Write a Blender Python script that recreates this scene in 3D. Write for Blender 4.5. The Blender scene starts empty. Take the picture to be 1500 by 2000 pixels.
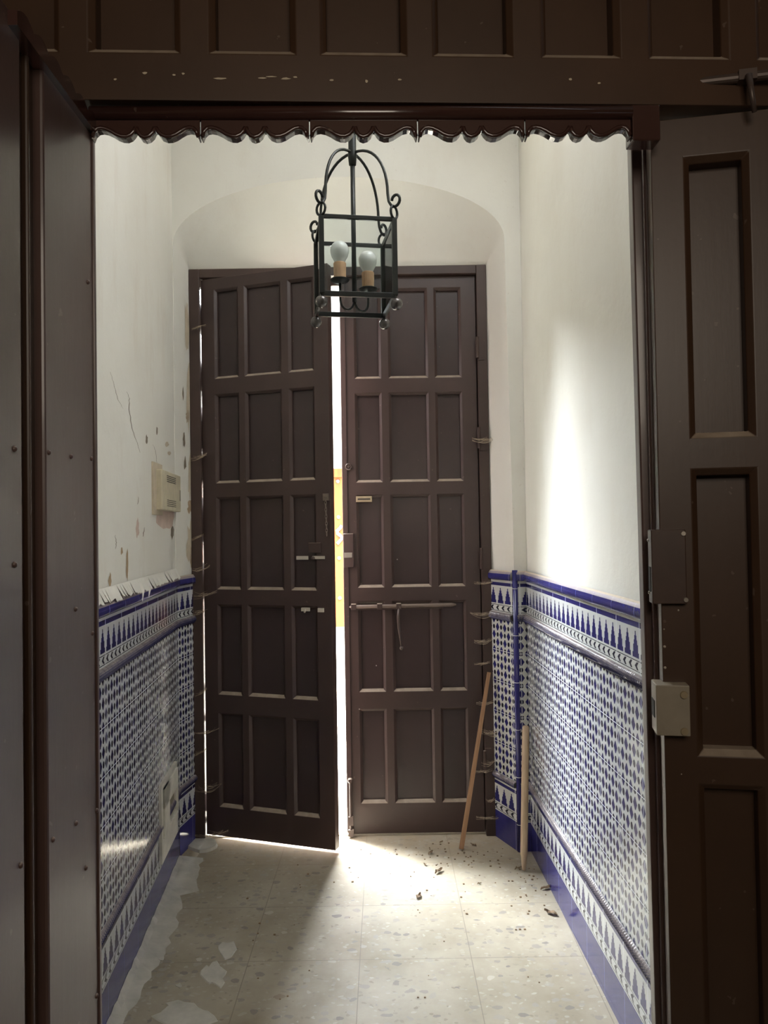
import bpy, bmesh, math, random
from mathutils import Matrix, Vector
random.seed(7)
PI = math.pi
C = bpy.context.scene.collection

# ------------------------------------------------------------------ camera
F = 1500.0; ROLL = .016; PITCH = .0211; EYE = Vector((0, 0, 1.45))
cr, sr, cp, sp = math.cos(ROLL), math.sin(ROLL), math.cos(PITCH), math.sin(PITCH)
Vv = Vector((0, -sp, cp)); Xv = Vector((1, 0, 0)); Fv = Vector((0, cp, sp))
cam_d = bpy.data.cameras.new('camera'); cam = bpy.data.objects.new('camera', cam_d); C.objects.link(cam)
R_ = Xv * cr - Vv * sr; U_ = Xv * sr + Vv * cr
M = Matrix((R_, U_, -Fv)).transposed().to_4x4(); M.translation = EYE
cam.matrix_world = M
cam_d.sensor_fit = 'VERTICAL'; cam_d.sensor_height = 24.0; cam_d.lens = 24.0 * F / 2000.0
cam_d.clip_start = .02
bpy.context.scene.camera = cam

# ------------------------------------------------------------------ world, sun, lamps, exposure
vs = bpy.context.scene.view_settings
vs.view_transform = 'Standard'; vs.look = 'None'; vs.gamma = 1; vs.use_curve_mapping = False
vs.exposure = 0.72
w = bpy.data.worlds.new('sky'); bpy.context.scene.world = w; w.use_nodes = True
w.node_tree.nodes['Background'].inputs[0].default_value = (.80, .90, 1.0, 1)
w.node_tree.nodes['Background'].inputs[1].default_value = 1.3

def lamp(name, kind, loc, target, energy, color, **kw):
    d = bpy.data.lights.new(name, kind); o = bpy.data.objects.new(name, d); C.objects.link(o)
    d.energy = energy; d.color = color
    for k, v in kw.items(): setattr(d, k, v)
    o.location = loc
    o.rotation_euler = (Vector(target) - Vector(loc)).to_track_quat('-Z', 'Y').to_euler()
    return o
lamp('sun', 'SUN', (2, 2, 10), (1.2, 7.5, 0), 4.2, (1, .96, .9), angle=.02)
# open sky above the street, seen by the door gap
lamp('street_skylight', 'AREA', (-.55, 5.9, 4.3), (-.05, 3.3, .6), 6000, (.90, .95, 1.0), shape='RECTANGLE', size=5.0, size_y=2.0)
# added fill lamp, source unseen, brightening the near doorway from behind the camera
lamp('hall_fill', 'AREA', (.15, -.95, 2.25), (-.05, 1.6, 1.5), 8.2, (1, .88, .73), shape='RECTANGLE', size=.9, size_y=.7)
# added fill lamp under the vestibule ceiling, to brighten the left wall
lamp('vestibule_fill', 'AREA', (.30, 2.25, 3.60), (-.95, 2.35, 1.0), 15, (.97, .98, 1.0), shape='RECTANGLE', size=.6, size_y=1.0)

# ------------------------------------------------------------------ pixel -> world on a known plane
def ray(px, py):
    a = px - 750; b = 1000 - py
    u = a * cr + b * sr; v = -a * sr + b * cr
    return Vector((u, F * cp - v * sp, F * sp + v * cp))
def onY(px, py, y):
    d = ray(px, py); return EYE + d * (y / d.y)
def onZ(px, py, z):
    d = ray(px, py); return EYE + d * ((z - EYE.z) / d.z)
def onP(px, py, nx, ny, k):
    d = ray(px, py); return EYE + d * (k / (d.x * nx + d.y * ny))
def onL(px, py): return onP(px, py, 1, .084, -.651)
def onR(px, py): return onP(px, py, 1, .0235, .7203)

# ------------------------------------------------------------------ node helpers
class N:
    """tiny expression compiler for shader math"""
    def __init__(s, t, sock): s.t = t; s.s = sock
    def _m(s, op, b=None, c=None, clamp=False):
        n = s.t.nodes.new('ShaderNodeMath'); n.operation = op; n.use_clamp = clamp
        for i, q in enumerate((s, b, c)):
            if q is None: continue
            if isinstance(q, N): s.t.links.new(q.s, n.inputs[i])
            else: n.inputs[i].default_value = q
        return N(s.t, n.outputs[0])
    def __add__(s, o): return s._m('ADD', o)
    def __sub__(s, o): return s._m('SUBTRACT', o)
    def __mul__(s, o): return s._m('MULTIPLY', o)
    def __truediv__(s, o): return s._m('DIVIDE', o)
    def lt(s, o): return s._m('LESS_THAN', o)
    def gt(s, o): return s._m('GREATER_THAN', o)
    def floor(s): return s._m('FLOOR')
    def fract(s): return s._m('FRACT')
    def abs(s): return s._m('ABSOLUTE')
    def sin(s): return s._m('SINE')
    def mx(s, o): return s._m('MAXIMUM', o)
    def mn(s, o): return s._m('MINIMUM', o)
    def mod2(s): return (s * .5).fract() * 2
    def inv(s): return s * -1 + 1
    def clamp(s): return s._m('ADD', 0.0, clamp=True)

def mat(name):
    m = bpy.data.materials.new(name); m.use_nodes = True
    t = m.node_tree; b = t.nodes['Principled BSDF']
    return m, t, b
def setb(b, col=None, rough=None, metal=None, spec=None, coat=None):
    if col is not None: b.inputs['Base Color'].default_value = (*col, 1)
    if rough is not None: b.inputs['Roughness'].default_value = rough
    if metal is not None: b.inputs['Metallic'].default_value = metal
    if spec is not None: b.inputs['Specular IOR Level'].default_value = spec
    if coat is not None: b.inputs['Coat Weight'].default_value = coat; b.inputs['Coat Roughness'].default_value = .12
def coords(t, kind='Object', scale=(1, 1, 1)):
    tc = t.nodes.new('ShaderNodeTexCoord'); mp = t.nodes.new('ShaderNodeMapping')
    mp.inputs['Scale'].default_value = scale
    t.links.new(tc.outputs[kind], mp.inputs[0]); return mp.outputs[0]
def noise(t, vec, scale, detail=4, rough=.6, dist=0):
    n = t.nodes.new('ShaderNodeTexNoise'); n.inputs['Scale'].default_value = scale
    n.inputs['Detail'].default_value = detail; n.inputs['Roughness'].default_value = rough
    n.inputs['Distortion'].default_value = dist
    if vec is not None: t.links.new(vec, n.inputs['Vector'])
    return N(t, n.outputs['Fac'])
def ramp(t, fac, stops):
    r = t.nodes.new('ShaderNodeValToRGB'); e = r.color_ramp.elements
    while len(e) < len(stops): e.new(.5)
    for k, (p, c) in enumerate(stops):
        e[k].position = p; e[k].color = (*c, 1) if not isinstance(c, (int, float)) else (c, c, c, 1)
    t.links.new(fac.s if isinstance(fac, N) else fac, r.inputs[0]); return r.outputs[0]
def mix(t, fac, a, b):
    n = t.nodes.new('ShaderNodeMix'); n.data_type = 'RGBA'
    if isinstance(fac, N): t.links.new(fac.s, n.inputs[0])
    else: n.inputs[0].default_value = fac
    for i, q in ((6, a), (7, b)):
        if isinstance(q, tuple): n.inputs[i].default_value = (*q, 1)
        else: t.links.new(q, n.inputs[i])
    return n.outputs[2]
def bump(t, b, h, strength=.3, dist=.002):
    n = t.nodes.new('ShaderNodeBump'); n.inputs['Strength'].default_value = strength
    n.inputs['Distance'].default_value = dist
    t.links.new(h.s if isinstance(h, N) else h, n.inputs['Height']); t.links.new(n.outputs[0], b.inputs['Normal'])
def normal_z(t):
    g = t.nodes.new('ShaderNodeNewGeometry'); s = t.nodes.new('ShaderNodeSeparateXYZ')
    t.links.new(g.outputs['True Normal'], s.inputs[0]); return N(t, s.outputs[2])
def uvs(t):
    u = t.nodes.new('ShaderNodeUVMap'); u.uv_map = 'UVMap'; s = t.nodes.new('ShaderNodeSeparateXYZ')
    t.links.new(u.outputs[0], s.inputs[0]); return N(t, s.outputs[0]), N(t, s.outputs[1])

# ------------------------------------------------------------------ materials
def paint(name, col, rough, dust=.0, grain=.25, coat=0, chips=0.0):
    m, t, b = mat(name); setb(b, col, rough, coat=coat)
    v = coords(t, 'Object', (14, 14, 1.2)); g = noise(t, v, 3, 5, .65)
    v2 = coords(t, 'Object'); g2 = noise(t, v2, 2.6, 5, .6)
    c1 = ramp(t, g2, [(.3, tuple(q * .8 for q in col)), (.7, tuple(q * 1.22 for q in col))])
    spots = noise(t, v2, 46, 2, .5).gt(.735) * .35
    c2 = mix(t, spots, c1, (.20, .15, .12))
    if chips:
        ch = noise(t, coords(t, 'Object', (3, 3, 1.0)), 9, 6, .7).gt(.74) * chips
        c2 = mix(t, ch, c2, (.34, .27, .22))
    if dust:
        nz = (normal_z(t) - .30) * 2.2
        d = (nz.clamp() * dust * (noise(t, v2, 30, 3, .6) + .45)).clamp()
        c2 = mix(t, d, c2, (.42, .34, .26))
        fac2 = d * .5 + rough
        t.links.new(fac2.s, b.inputs['Roughness'])
    t.links.new(c2, b.inputs['Base Color'])
    bump(t, b, g * .6 + noise(t, v2, 90, 2, .5) * .25, grain, .0012)
    return m
M_DOOR = paint('aged_brown_paint', (.054, .032, .027), .42, dust=.95, chips=.35)
M_PANEL = paint('panel_brown_paint', (.044, .027, .025), .36, dust=.95)
M_FRAME = paint('frame_brown_paint', (.054, .031, .024), .5, dust=.9, chips=.5)
M_NEAR = paint('near_brown_paint', (.056, .028, .015), .42, dust=.9, chips=.0)
M_GLOSSY = paint('glossy_brown_paint', (.080, .046, .038), .38, dust=.2, grain=.35, coat=.25)
M_VAL = paint('valance_gloss_paint', (.050, .022, .018), .2, grain=.3, coat=.7, chips=.15)

def m_plain(name, col, rough=.5, metal=0, vary=.12, scale=20):
    m, t, b = mat(name); setb(b, col, rough, metal)
    g = noise(t, coords(t), scale, 4, .6)
    t.links.new(ramp(t, g, [(.3, tuple(q * (1 - vary) for q in col)), (.7, tuple(min(1, q * (1 + vary)) for q in col))]), b.inputs['Base Color'])
    bump(t, b, g, .15, .001)
    return m
M_IRON = m_plain('wrought_iron', (.030, .032, .030), .42, .6)
M_IRONP = m_plain('painted_iron', (.085, .06, .05), .4, .3)
M_STEEL = m_plain('dull_steel', (.42, .38, .33), .35, .75)
M_CHAIN = m_plain('tarnished_chain', (.20, .16, .13), .45, .4)
M_ROD = m_plain('dusty_bolt_iron', (.17, .125, .10), .5, .2)
M_BRASS = m_plain('brass', (.42, .34, .22), .45, .5)
M_BOXC = m_plain('cream_plastic', (.62, .56, .41), .45)
M_SLOT = m_plain('dark_slot', (.03, .028, .025), .8)
M_WHITEP = m_plain('ivory_plate', (.52, .46, .38), .4)
M_KEEP = m_plain('grey_keeper_enamel', (.30, .26, .20), .5)
M_KEEPB = m_plain('brown_keeper_enamel', (.062, .035, .026), .4)
M_SOCK = m_plain('tan_candle_sleeve', (.60, .35, .19), .6, vary=.2)
M_WEB = m_plain('dusty_web', (.38, .31, .22), .95)
M_LEAF = m_plain('dry_leaf', (.23, .16, .10), .9, vary=.3)
M_MORTAR = m_plain('mortar', (.46, .44, .38), .95, vary=.16, scale=12)
M_BRICK = m_plain('bare_render', (.40, .29, .18), .95, vary=.2, scale=30)
M_CRACK = m_plain('crack', (.22, .18, .13), .95)
M_PLATE = m_plain('plaster_plate', (.60, .58, .51), .8)
M_STONE = m_plain('street_stone', (.62, .56, .45), .9)
M_STUCCO = m_plain('street_stucco', (.80, .79, .75), .9, vary=.05)
M_STUD = m_plain('stud_metal', (.20, .23, .28), .4, .4)

m, t, b = mat('orange_varnished_wood'); setb(b, (.3, .05, .003), .8)
g = noise(t, coords(t, 'Object', (12, 12, 1)), 4, 5, .6, .6)
t.links.new(ramp(t, g, [(.3, (.20, .024, .0015)), (.7, (.34, .055, .004))]), b.inputs['Base Color']); M_ORANGE = m

m, t, b = mat('stick_wood'); g = noise(t, coords(t, 'Object', (30, 30, 2)), 4, 5, .6)
t.links.new(ramp(t, g, [(.3, (.24, .12, .055)), (.7, (.42, .24, .13))]), b.inputs['Base Color']); setb(b, rough=.6); M_STICK = m
m, t, b = mat('broom_wood'); g = noise(t, coords(t, 'Object', (30, 30, 2)), 4, 5, .6)
t.links.new(ramp(t, g, [(.3, (.40, .28, .17)), (.7, (.56, .42, .29))]), b.inputs['Base Color']); setb(b, rough=.55); M_BROOM = m

# plaster: tinted whitewash with stains and grit
def plaster(name, stain):
    m, t, b = mat(name); setb(b, rough=.85)
    v = coords(t)
    g = noise(t, v, 1.3, 6, .6); g2 = noise(t, coords(t, 'Object', (1, 1, .35)), 5, 6, .7)
    c = ramp(t, g, [(.25, (.72, .695, .62)), (.75, (.80, .79, .73))])
    if stain:
        c = mix(t, (((g2 - .52) * 3.5).clamp() * stain).clamp(), c, (.60, .52, .42))
    pits = noise(t, v, 75, 2, .5).gt(.74) * .3
    c = mix(t, pits, c, (.56, .50, .42))
    t.links.new(c, b.inputs['Base Color'])
    bump(t, b, g * 3 + noise(t, v, 9, 4, .6) * 1.0 + noise(t, v, 160, 3, .6) * .12, .35, .006)
    return m
M_PLASTER = plaster('whitewashed_plaster', .25)
M_PLASTER_OLD = plaster('stained_whitewash', .55)

# floor terrazzo slabs
m, t, b = mat('terrazzo_slabs'); M_FLOOR = m
tc = coords(t)
sx = t.nodes.new('ShaderNodeSeparateXYZ'); t.links.new(tc, sx.inputs[0]); X, Y = N(t, sx.outputs[0]), N(t, sx.outputs[1])
w1 = t.nodes.new('ShaderNodeTexNoise'); w1.inputs['Scale'].default_value = 18; w1.inputs['Detail'].default_value = 3
t.links.new(tc, w1.inputs['Vector'])
wm = t.nodes.new('ShaderNodeVectorMath'); wm.operation = 'SCALE'; wm.inputs[3].default_value = .045; t.links.new(w1.outputs['Color'], wm.inputs[0])
wa = t.nodes.new('ShaderNodeVectorMath'); wa.operation = 'ADD'; t.links.new(tc, wa.inputs[0]); t.links.new(wm.outputs[0], wa.inputs[1])
def chips(scale, thr, seed):
    mp = t.nodes.new('ShaderNodeMapping'); mp.inputs['Location'].default_value = (seed, seed * 2, 0); mp.inputs['Scale'].default_value = (1, 1.35, 1)
    t.links.new(wa.outputs[0], mp.inputs[0])
    v_ = t.nodes.new('ShaderNodeTexVoronoi'); v_.inputs['Scale'].default_value = scale; v_.inputs['Randomness'].default_value = 1
    t.links.new(mp.outputs[0], v_.inputs['Vector'])
    s = t.nodes.new('ShaderNodeSeparateColor'); t.links.new(v_.outputs['Color'], s.inputs[0])
    pick = N(t, s.outputs[0]).lt(thr)
    return pick * N(t, v_.outputs['Distance']).lt(.40), N(t, s.outputs[1])
base = ramp(t, noise(t, tc, 3.2, 6, .65), [(.3, (.27, .23, .165)), (.7, (.41, .37, .29))])
k1, tone1 = chips(27, .30, 0); k2, tone2 = chips(55, .40, 3.3)
c = mix(t, k2 * .75, base, ramp(t, tone2, [(0, (.22, .19, .14)), (.5, (.36, .33, .27)), (.8, (.44, .41, .35)), (1, (.26, .23, .19))]))
c = mix(t, k1 * .8, c, ramp(t, tone1, [(0, (.17, .16, .15)), (.35, (.25, .23, .20)), (.88, (.36, .33, .28)), (.95, (.46, .43, .37)), (1, (.22, .17, .12))]))
jx = (((X + .105) / .375 + 40.5).fract() - .5).abs() * .375; jy = (((Y - 2.985) / .37 + 40.5).fract() - .5).abs() * .37
j = jx.mn(jy).lt(.0015)
c = mix(t, j * .8, c, (.20, .175, .14))
# dry dirt blown in along the street door and the side walls
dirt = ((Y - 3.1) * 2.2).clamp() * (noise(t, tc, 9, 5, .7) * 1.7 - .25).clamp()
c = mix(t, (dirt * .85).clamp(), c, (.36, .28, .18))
c = mix(t, ((noise(t, tc, 4.5, 6, .7) - .60) * 6).clamp() * .55, c, (.46, .44, .38))
t.links.new(c, b.inputs['Base Color'])
t.links.new((noise(t, tc, 6, 4, .6) * .5 + .25 + dirt * .5).s, b.inputs['Roughness'])
bump(t, b, j * -1 + noise(t, tc, 30, 4, .6) * .35, .25, .002)

# glazed tiles ---------------------------------------------------------
NAVY = (.024, .023, .125); WHITE = (.58, .59, .56); TW = .187; BLK = (.018, .020, .045)
def tile_field(name, u0):
    m, t, b = mat(name); setb(b, rough=.16, spec=.6)
    u, v = uvs(t); u = u - u0
    a = u / (TW / 6) + 60; q = (v - .307) / .0356 + 20.5
    a = a + .5
    par = (a.floor() + q.floor()).mod2().gt(.5)
    p = (a.fract() - .5).abs(); r = (q.fract() - .5).abs()
    dia = (p / .50 + r / .60).lt(1.0) * par
    octo = p.mx(r).mx((p + r) * .70).lt(.285) * par.inv()
    # light relief lattice between the figures
    lat = ((p / .44 + r / .52 - 1.12).abs().lt(.07)) * par
    gu = ((u / TW + 50.5).fract() - .5).abs() * TW; gv = (((v - .307) / .1425 + 50.5).fract() - .5).abs() * .1425
    gr = gu.lt(.0011).mx(gv.lt(.0013))
    wob = noise(t, coords(t), 12, 3, .6)
    c = mix(t, dia, ramp(t, wob, [(.3, tuple(k * .92 for k in WHITE)), (.7, WHITE)]), NAVY)
    c = mix(t, octo, c, BLK)
    c = mix(t, gr, c, (.66, .69, .72))
    t.links.new(c, b.inputs['Base Color'])
    bump(t, b, dia.mx(octo) * -1 + lat * 1.0 + gr * .4 + wob * 1.0, .55, .0012)
    t.links.new((gr * .4 + noise(t, coords(t), 7, 4, .6) * .16 + .08).s, b.inputs['Roughness'])
    return m
def tile_border(name, u0):
    m, t, b = mat(name); setb(b, rough=.15, spec=.6)
    u, v = uvs(t); u = u - u0                      # v here runs 0 .. .15 inside the tile
    inside = ((u / TW + 50.5).fract() - .5).abs() * TW
    gr = inside.lt(.0022)
    band = (v - .131).abs().lt(.0075)
    h = v - .042
    p = ((u / (TW / 3) + 60).fract() - .5).abs() * (TW / 3)
    hw = None
    for z0, wd in ((0, .0245), (.0140, .0185), (.0350, .0130), (.0470, .0085), (.0590, .0038), (.071, .0)):
        step = h.gt(z0)
        hw = (step * wd) if hw is None else hw * step.inv() + step * wd
    tower = p.lt(hw) * h.gt(0)
    l1 = (v - .0345).abs().lt(.0012).mx((v - .0065).abs().lt(.0012))
    cv = (v - .0205); ca = cv.abs()
    cu = ((u / (TW / 4) + 60).fract() * (TW / 4))
    chev = (cu - ca * 1.5 - .006)
    chev = chev.gt(0) * (chev - (ca * -.45 + .0175)).lt(0) * ca.lt(.0105)
    wob = noise(t, coords(t), 12, 3, .6)
    c = mix(t, tower.mx(band), WHITE, NAVY)
    c = mix(t, l1.mx(chev), c, BLK)
    c = mix(t, gr, c, (.66, .68, .69))
    t.links.new(c, b.inputs['Base Color'])
    bump(t, b, tower.mx(band).mx(chev).mx(l1) * -1 + wob, .5, .001)
    return m
def tile_blue(name, u0, dusty=True):
    m, t, b = mat(name); setb(b, rough=.16, spec=.6)
    u, v = uvs(t); u = u - u0
    gr = (((u / TW + 50.5).fract() - .5).abs() * TW).lt(.0010)
    g = noise(t, coords(t), 8, 5, .65)
    c = ramp(t, g, [(.3, (.026, .024, .135)), (.75, (.046, .044, .20))])
    c = mix(t, gr * .8, c, (.40, .42, .50))
    if dusty:
        nz = ((normal_z(t) - .25) * 2.0).clamp()
        d = (nz * (noise(t, coords(t), 25, 3, .6) + .55)).clamp()
        c = mix(t, d, c, (.50, .42, .33))
        t.links.new((d * .7 + .14).s, b.inputs['Roughness'])
    t.links.new(c, b.inputs['Base Color'])
    bump(t, b, g * 1.5 - gr, .3, .0015)
    return m
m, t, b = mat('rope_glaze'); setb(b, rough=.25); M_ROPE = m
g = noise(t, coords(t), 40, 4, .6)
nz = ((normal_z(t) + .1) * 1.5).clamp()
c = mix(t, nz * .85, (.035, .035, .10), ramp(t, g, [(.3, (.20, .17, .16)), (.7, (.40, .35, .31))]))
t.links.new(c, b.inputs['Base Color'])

# glass, bulb
m, t, b = mat('lantern_glass'); M_GLASS = m
out = t.nodes['Material Output']; tr = t.nodes.new('ShaderNodeBsdfTransparent'); tr.inputs[0].default_value = (.93, .965, .97, 1)
gl = t.nodes.new('ShaderNodeBsdfGlossy'); gl.inputs['Roughness'].default_value = .03
fr = t.nodes.new('ShaderNodeFresnel'); fr.inputs[0].default_value = 1.22; ms = t.nodes.new('ShaderNodeMixShader')
t.links.new(fr.outputs[0], ms.inputs[0]); t.links.new(tr.outputs[0], ms.inputs[1]); t.links.new(gl.outputs[0], ms.inputs[2]); t.links.new(ms.outputs[0], out.inputs[0])
m, t, b = mat('opal_bulb_glass'); setb(b, (.80, .79, .74), .25); b.inputs['Subsurface Weight'].default_value = .2
b.inputs['Subsurface Radius'].default_value = (.02, .02, .02); M_BULB = m
m, t, b = mat('pewter_ball'); setb(b, (.11, .10, .095), .25, .5); M_BALL = m
M_STAIN = m_plain('rust_stain', (.60, .47, .40), .95, vary=.1)
M_OLDFR = m_plain('old_patch', (.55, .47, .35), .9, vary=.12)

# ------------------------------------------------------------------ mesh helpers
def tag(o, label=None, cat=None, group=None, kind=None):
    if label: o['label'] = label
    if cat: o['category'] = cat
    if group: o['group'] = group
    if kind: o['kind'] = kind
    return o
class MB:
    def __init__(s): s.bm = bmesh.new(); s.uv = None
    def box(s, x0, x1, y0, y1, z0, z1):
        vs_ = [s.bm.verts.new(p) for p in ((x0, y0, z0), (x1, y0, z0), (x1, y1, z0), (x0, y1, z0), (x0, y0, z1), (x1, y0, z1), (x1, y1, z1), (x0, y1, z1))]
        for f in ((0, 3, 2, 1), (4, 5, 6, 7), (0, 1, 5, 4), (1, 2, 6, 5), (2, 3, 7, 6), (3, 0, 4, 7)): s.bm.faces.new([vs_[i] for i in f])
        return s
    def tube(s, pts, r, n=8, close=False):
        pts = [Vector(p) for p in pts]; rings = []; k = len(pts)
        rr = r if isinstance(r, (list, tuple)) else [r] * k
        prev = None
        for i, p in enumerate(pts):
            if close: d = pts[(i + 1) % k] - pts[i - 1]
            else: d = pts[min(i + 1, k - 1)] - pts[max(i - 1, 0)]
            d.normalize()
            if prev is None:
                up = Vector((0, 0, 1)) if abs(d.z) < .9 else Vector((1, 0, 0))
                a = d.cross(up).normalized()
            else:
                a = (prev - d * prev.dot(d)).normalized()
            prev = a; b_ = d.cross(a)
            rings.append([s.bm.verts.new(p + (a * math.cos(2 * PI * j / n) + b_ * math.sin(2 * PI * j / n)) * rr[i]) for j in range(n)])
        m_ = k if close else k - 1
        for i in range(m_):
            A, B = rings[i], rings[(i + 1) % k]
            for j in range(n): s.bm.faces.new((A[j], A[(j + 1) % n], B[(j + 1) % n], B[j]))
        if not close:
            s.bm.faces.new(rings[0][::-1]); s.bm.faces.new(rings[-1])
        return s
    def lathe(s, prof, cx=0, cy=0, cz=0, n=20, axis='z'):
        rings = []
        for r, z in prof:
            ring = []
            for j in range(n):
                a = 2 * PI * j / n; x, y = r * math.cos(a), r * math.sin(a)
                p = (x, y, z) if axis == 'z' else ((x, -z, y) if axis == 'y' else (z, x, y))
                ring.append(s.bm.verts.new((p[0] + cx, p[1] + cy, p[2] + cz)))
            rings.append(ring)
        for A, B in zip(rings, rings[1:]):
            for j in range(n): s.bm.faces.new((A[j], A[(j + 1) % n], B[(j + 1) % n], B[j]))
        s.bm.faces.new(rings[0][::-1]); s.bm.faces.new(rings[-1]); return s
    def ball(s, c, r, n=14):
        prof = [(max(1e-4, r * math.sin(PI * k / n)), -r * math.cos(PI * k / n)) for k in range(n + 1)]
        return s.lathe(prof, c[0], c[1], c[2], 2 * n)
    def prism(s, poly, y0, y1):
        """polygon in x,z extruded along y"""
        a = [s.bm.verts.new((x, y0, z)) for x, z in poly]; b_ = [s.bm.verts.new((x, y1, z)) for x, z in poly]
        s.bm.faces.new(a); s.bm.faces.new(b_[::-1]); n = len(poly)
        for i in range(n): s.bm.faces.new((a[i], b_[i], b_[(i + 1) % n], a[(i + 1) % n]))
        return s
    def plan(s, poly, z0, z1):
        a = [s.bm.verts.new((x, y, z0)) for x, y in poly]; b_ = [s.bm.verts.new((x, y, z1)) for x, y in poly]
        s.bm.faces.new(a[::-1]); s.bm.faces.new(b_); n = len(poly)
        for i in range(n): s.bm.faces.new((a[i], a[(i + 1) % n], b_[(i + 1) % n], b_[i]))
        return s
    def quad(s, pts, uv=None):
        f = s.bm.faces.new([s.bm.verts.new(p) for p in pts])
        if uv:
            l = s.bm.loops.layers.uv.get('UVMap') or s.bm.loops.layers.uv.new('UVMap')
            for lp, q in zip(f.loops, uv): lp[l].uv = q
        return f
    def build(s, name, m, parent=None, smooth=False, loc=None, rotz=0, bevel=0, fix=True):
        if fix: bmesh.ops.recalc_face_normals(s.bm, faces=s.bm.faces)
        me = bpy.data.meshes.new(name); s.bm.to_mesh(me); s.bm.free()
        o = bpy.data.objects.new(name, me); C.objects.link(o); me.materials.append(m)
        if smooth:
            for p in me.polygons: p.use_smooth = True
        if loc is not None: o.location = loc
        o.rotation_euler = (0, 0, rotz)
        if parent is not None: o.parent = parent
        if bevel:
            bv = o.modifiers.new('bevel', 'BEVEL'); bv.width = bevel; bv.segments = 2; bv.limit_method = 'ANGLE'; bv.angle_limit = .6
        return o
def empty(name, loc, rotz=0):
    o = bpy.data.objects.new(name, None); C.objects.link(o); o.location = loc; o.rotation_euler = (0, 0, rotz)
    o.empty_display_size = .05; return o

# ================================================================== SETTING
YE, YF = 3.46, 3.64                 # end wall plane, street door frame plane
XL = lambda y: -.651 - .084 * y
XR = lambda y: .7203 - .0235 * y
TOP = 3.7
YN = 1.27                           # back of the near wall
fl = MB(); fl.quad([(-2, -2, 0), (2, -2, 0), (2, 3.80, 0), (-2, 3.80, 0)])
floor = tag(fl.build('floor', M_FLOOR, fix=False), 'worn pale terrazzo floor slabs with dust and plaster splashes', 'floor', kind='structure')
ce = MB().box(-1.15, .95, YN, YE + .06, TOP, TOP + .1)
tag(ce.build('ceiling', M_PLASTER), 'white plaster ceiling of the vestibule', 'ceiling', kind='structure')

def wall_quads(path, z0, z1, off, u0=0.0, vmode=None, n=1):
    """vertical strips along a plan path, offset towards the room; uv = running metres, height"""
    b_ = MB(); u = u0
    for (xa, ya), (xb, yb) in zip(path, path[1:]):
        L = math.hypot(xb - xa, yb - ya)
        v0, v1 = (z0, z1) if vmode is None else (0, z1 - z0)
        b_.quad([(xa, ya, z0), (xb, yb, z0), (xb, yb, z1), (xa, ya, z1)], [(u, v0), (u + L, v0), (u + L, v1), (u, v1)])
        u += L
    return b_
# walls with real thickness
wl = MB(); wl.plan([(XL(YN), YN), (XL(YE), YE), (XL(YE) - .25, YE), (XL(YN) - .25, YN)], 0, TOP)
wall_left = tag(wl.build('wall_left', M_PLASTER_OLD), 'left whitewashed wall, cracked and peeling, with blue and white tiled dado', 'wall', kind='structure')
wr = MB(); wr.plan([(XR(YN), YN), (XR(YE), YE), (XR(YE) + .25, YE), (XR(YN) + .25, YN)], 0, TOP)
wall_right = tag(wr.build('wall_right', M_PLASTER), 'right whitewashed wall, smooth, with blue and white tiled dado', 'wall', kind='structure')

# end wall with the splayed, arched door recess -------------------------
FXL, FXR, FZ = -.912, .503, 2.697
def front(k):  # k 0..1 along the arch
    cx = (-.938 + .566) / 2; a = (.566 + .938) / 2
    th = PI * (1 - k)
    return cx + a * math.cos(th), 2.755 + .295 * math.sin(th)
NA = 48
fr_pts = [(-.938, 0), (-.938, 1.4)] + [front(k / NA) for k in range(NA + 1)] + [(.580, 1.4), (.584, 0)]
def backp(k): return (FXL + (FXR - FXL) * (1 - math.cos(PI * k)) / 2, FZ)
bk_pts = [(FXL, 0), (FXL, 1.4)] + [backp(k / NA) for k in range(NA + 1)] + [(FXR, 1.4), (FXR, 0)]
we = MB()
rings = []
NR = 8
for i in range(NR + 1):
    q = i / NR
    yy = YE + (YF - YE) * q
    bl = q ** 1.25                      # the soffit is slightly bellied
    rings.append([we.bm.verts.new((fx + (bx - fx) * q, yy, fz + (bz - fz) * (bl if 1 < j < NA + 4 else q)))
                  for j, ((fx, fz), (bx, bz)) in enumerate(zip(fr_pts, bk_pts))])
for A, B in zip(rings, rings[1:]):
    for j in range(len(A) - 1): we.bm.faces.new((A[j], A[j + 1], B[j + 1], B[j]))
# face of the end wall around the arch
top = [we.bm.verts.new((x, YE, TOP)) for x, z in fr_pts]
A = rings[0]
for j in range(2, len(A) - 3): we.bm.faces.new((A[j + 1], A[j], top[j], top[j + 1]))
lw = [we.bm.verts.new((XL(YE) - .01, YE, z)) for z in (0, 1.4, 2.755, TOP)]
we.bm.faces.new((lw[0], A[0], A[1], lw[1])); we.bm.faces.new((lw[1], A[1], A[2], lw[2])); we.bm.faces.new((lw[2], A[2], top[2], lw[3]))
rw = [we.bm.verts.new((XR(YE) + .01, YE, z)) for z in (0, 1.4, 2.755, TOP)]
we.bm.faces.new((A[-1], rw[0], rw[1], A[-2])); we.bm.faces.new((A[-2], rw[1], rw[2], A[-3])); we.bm.faces.new((A[-3], rw[2], rw[3], top[-3]))
for f_ in we.bm.faces: f_.smooth = True
wall_far = we.build('wall_far', M_PLASTER)
sm = wall_far.modifiers.new('edge', 'EDGE_SPLIT'); sm.split_angle = math.radians(38)
tag(wall_far, 'white end wall with a wide low arch splayed around the street door', 'wall', kind='structure')
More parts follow.
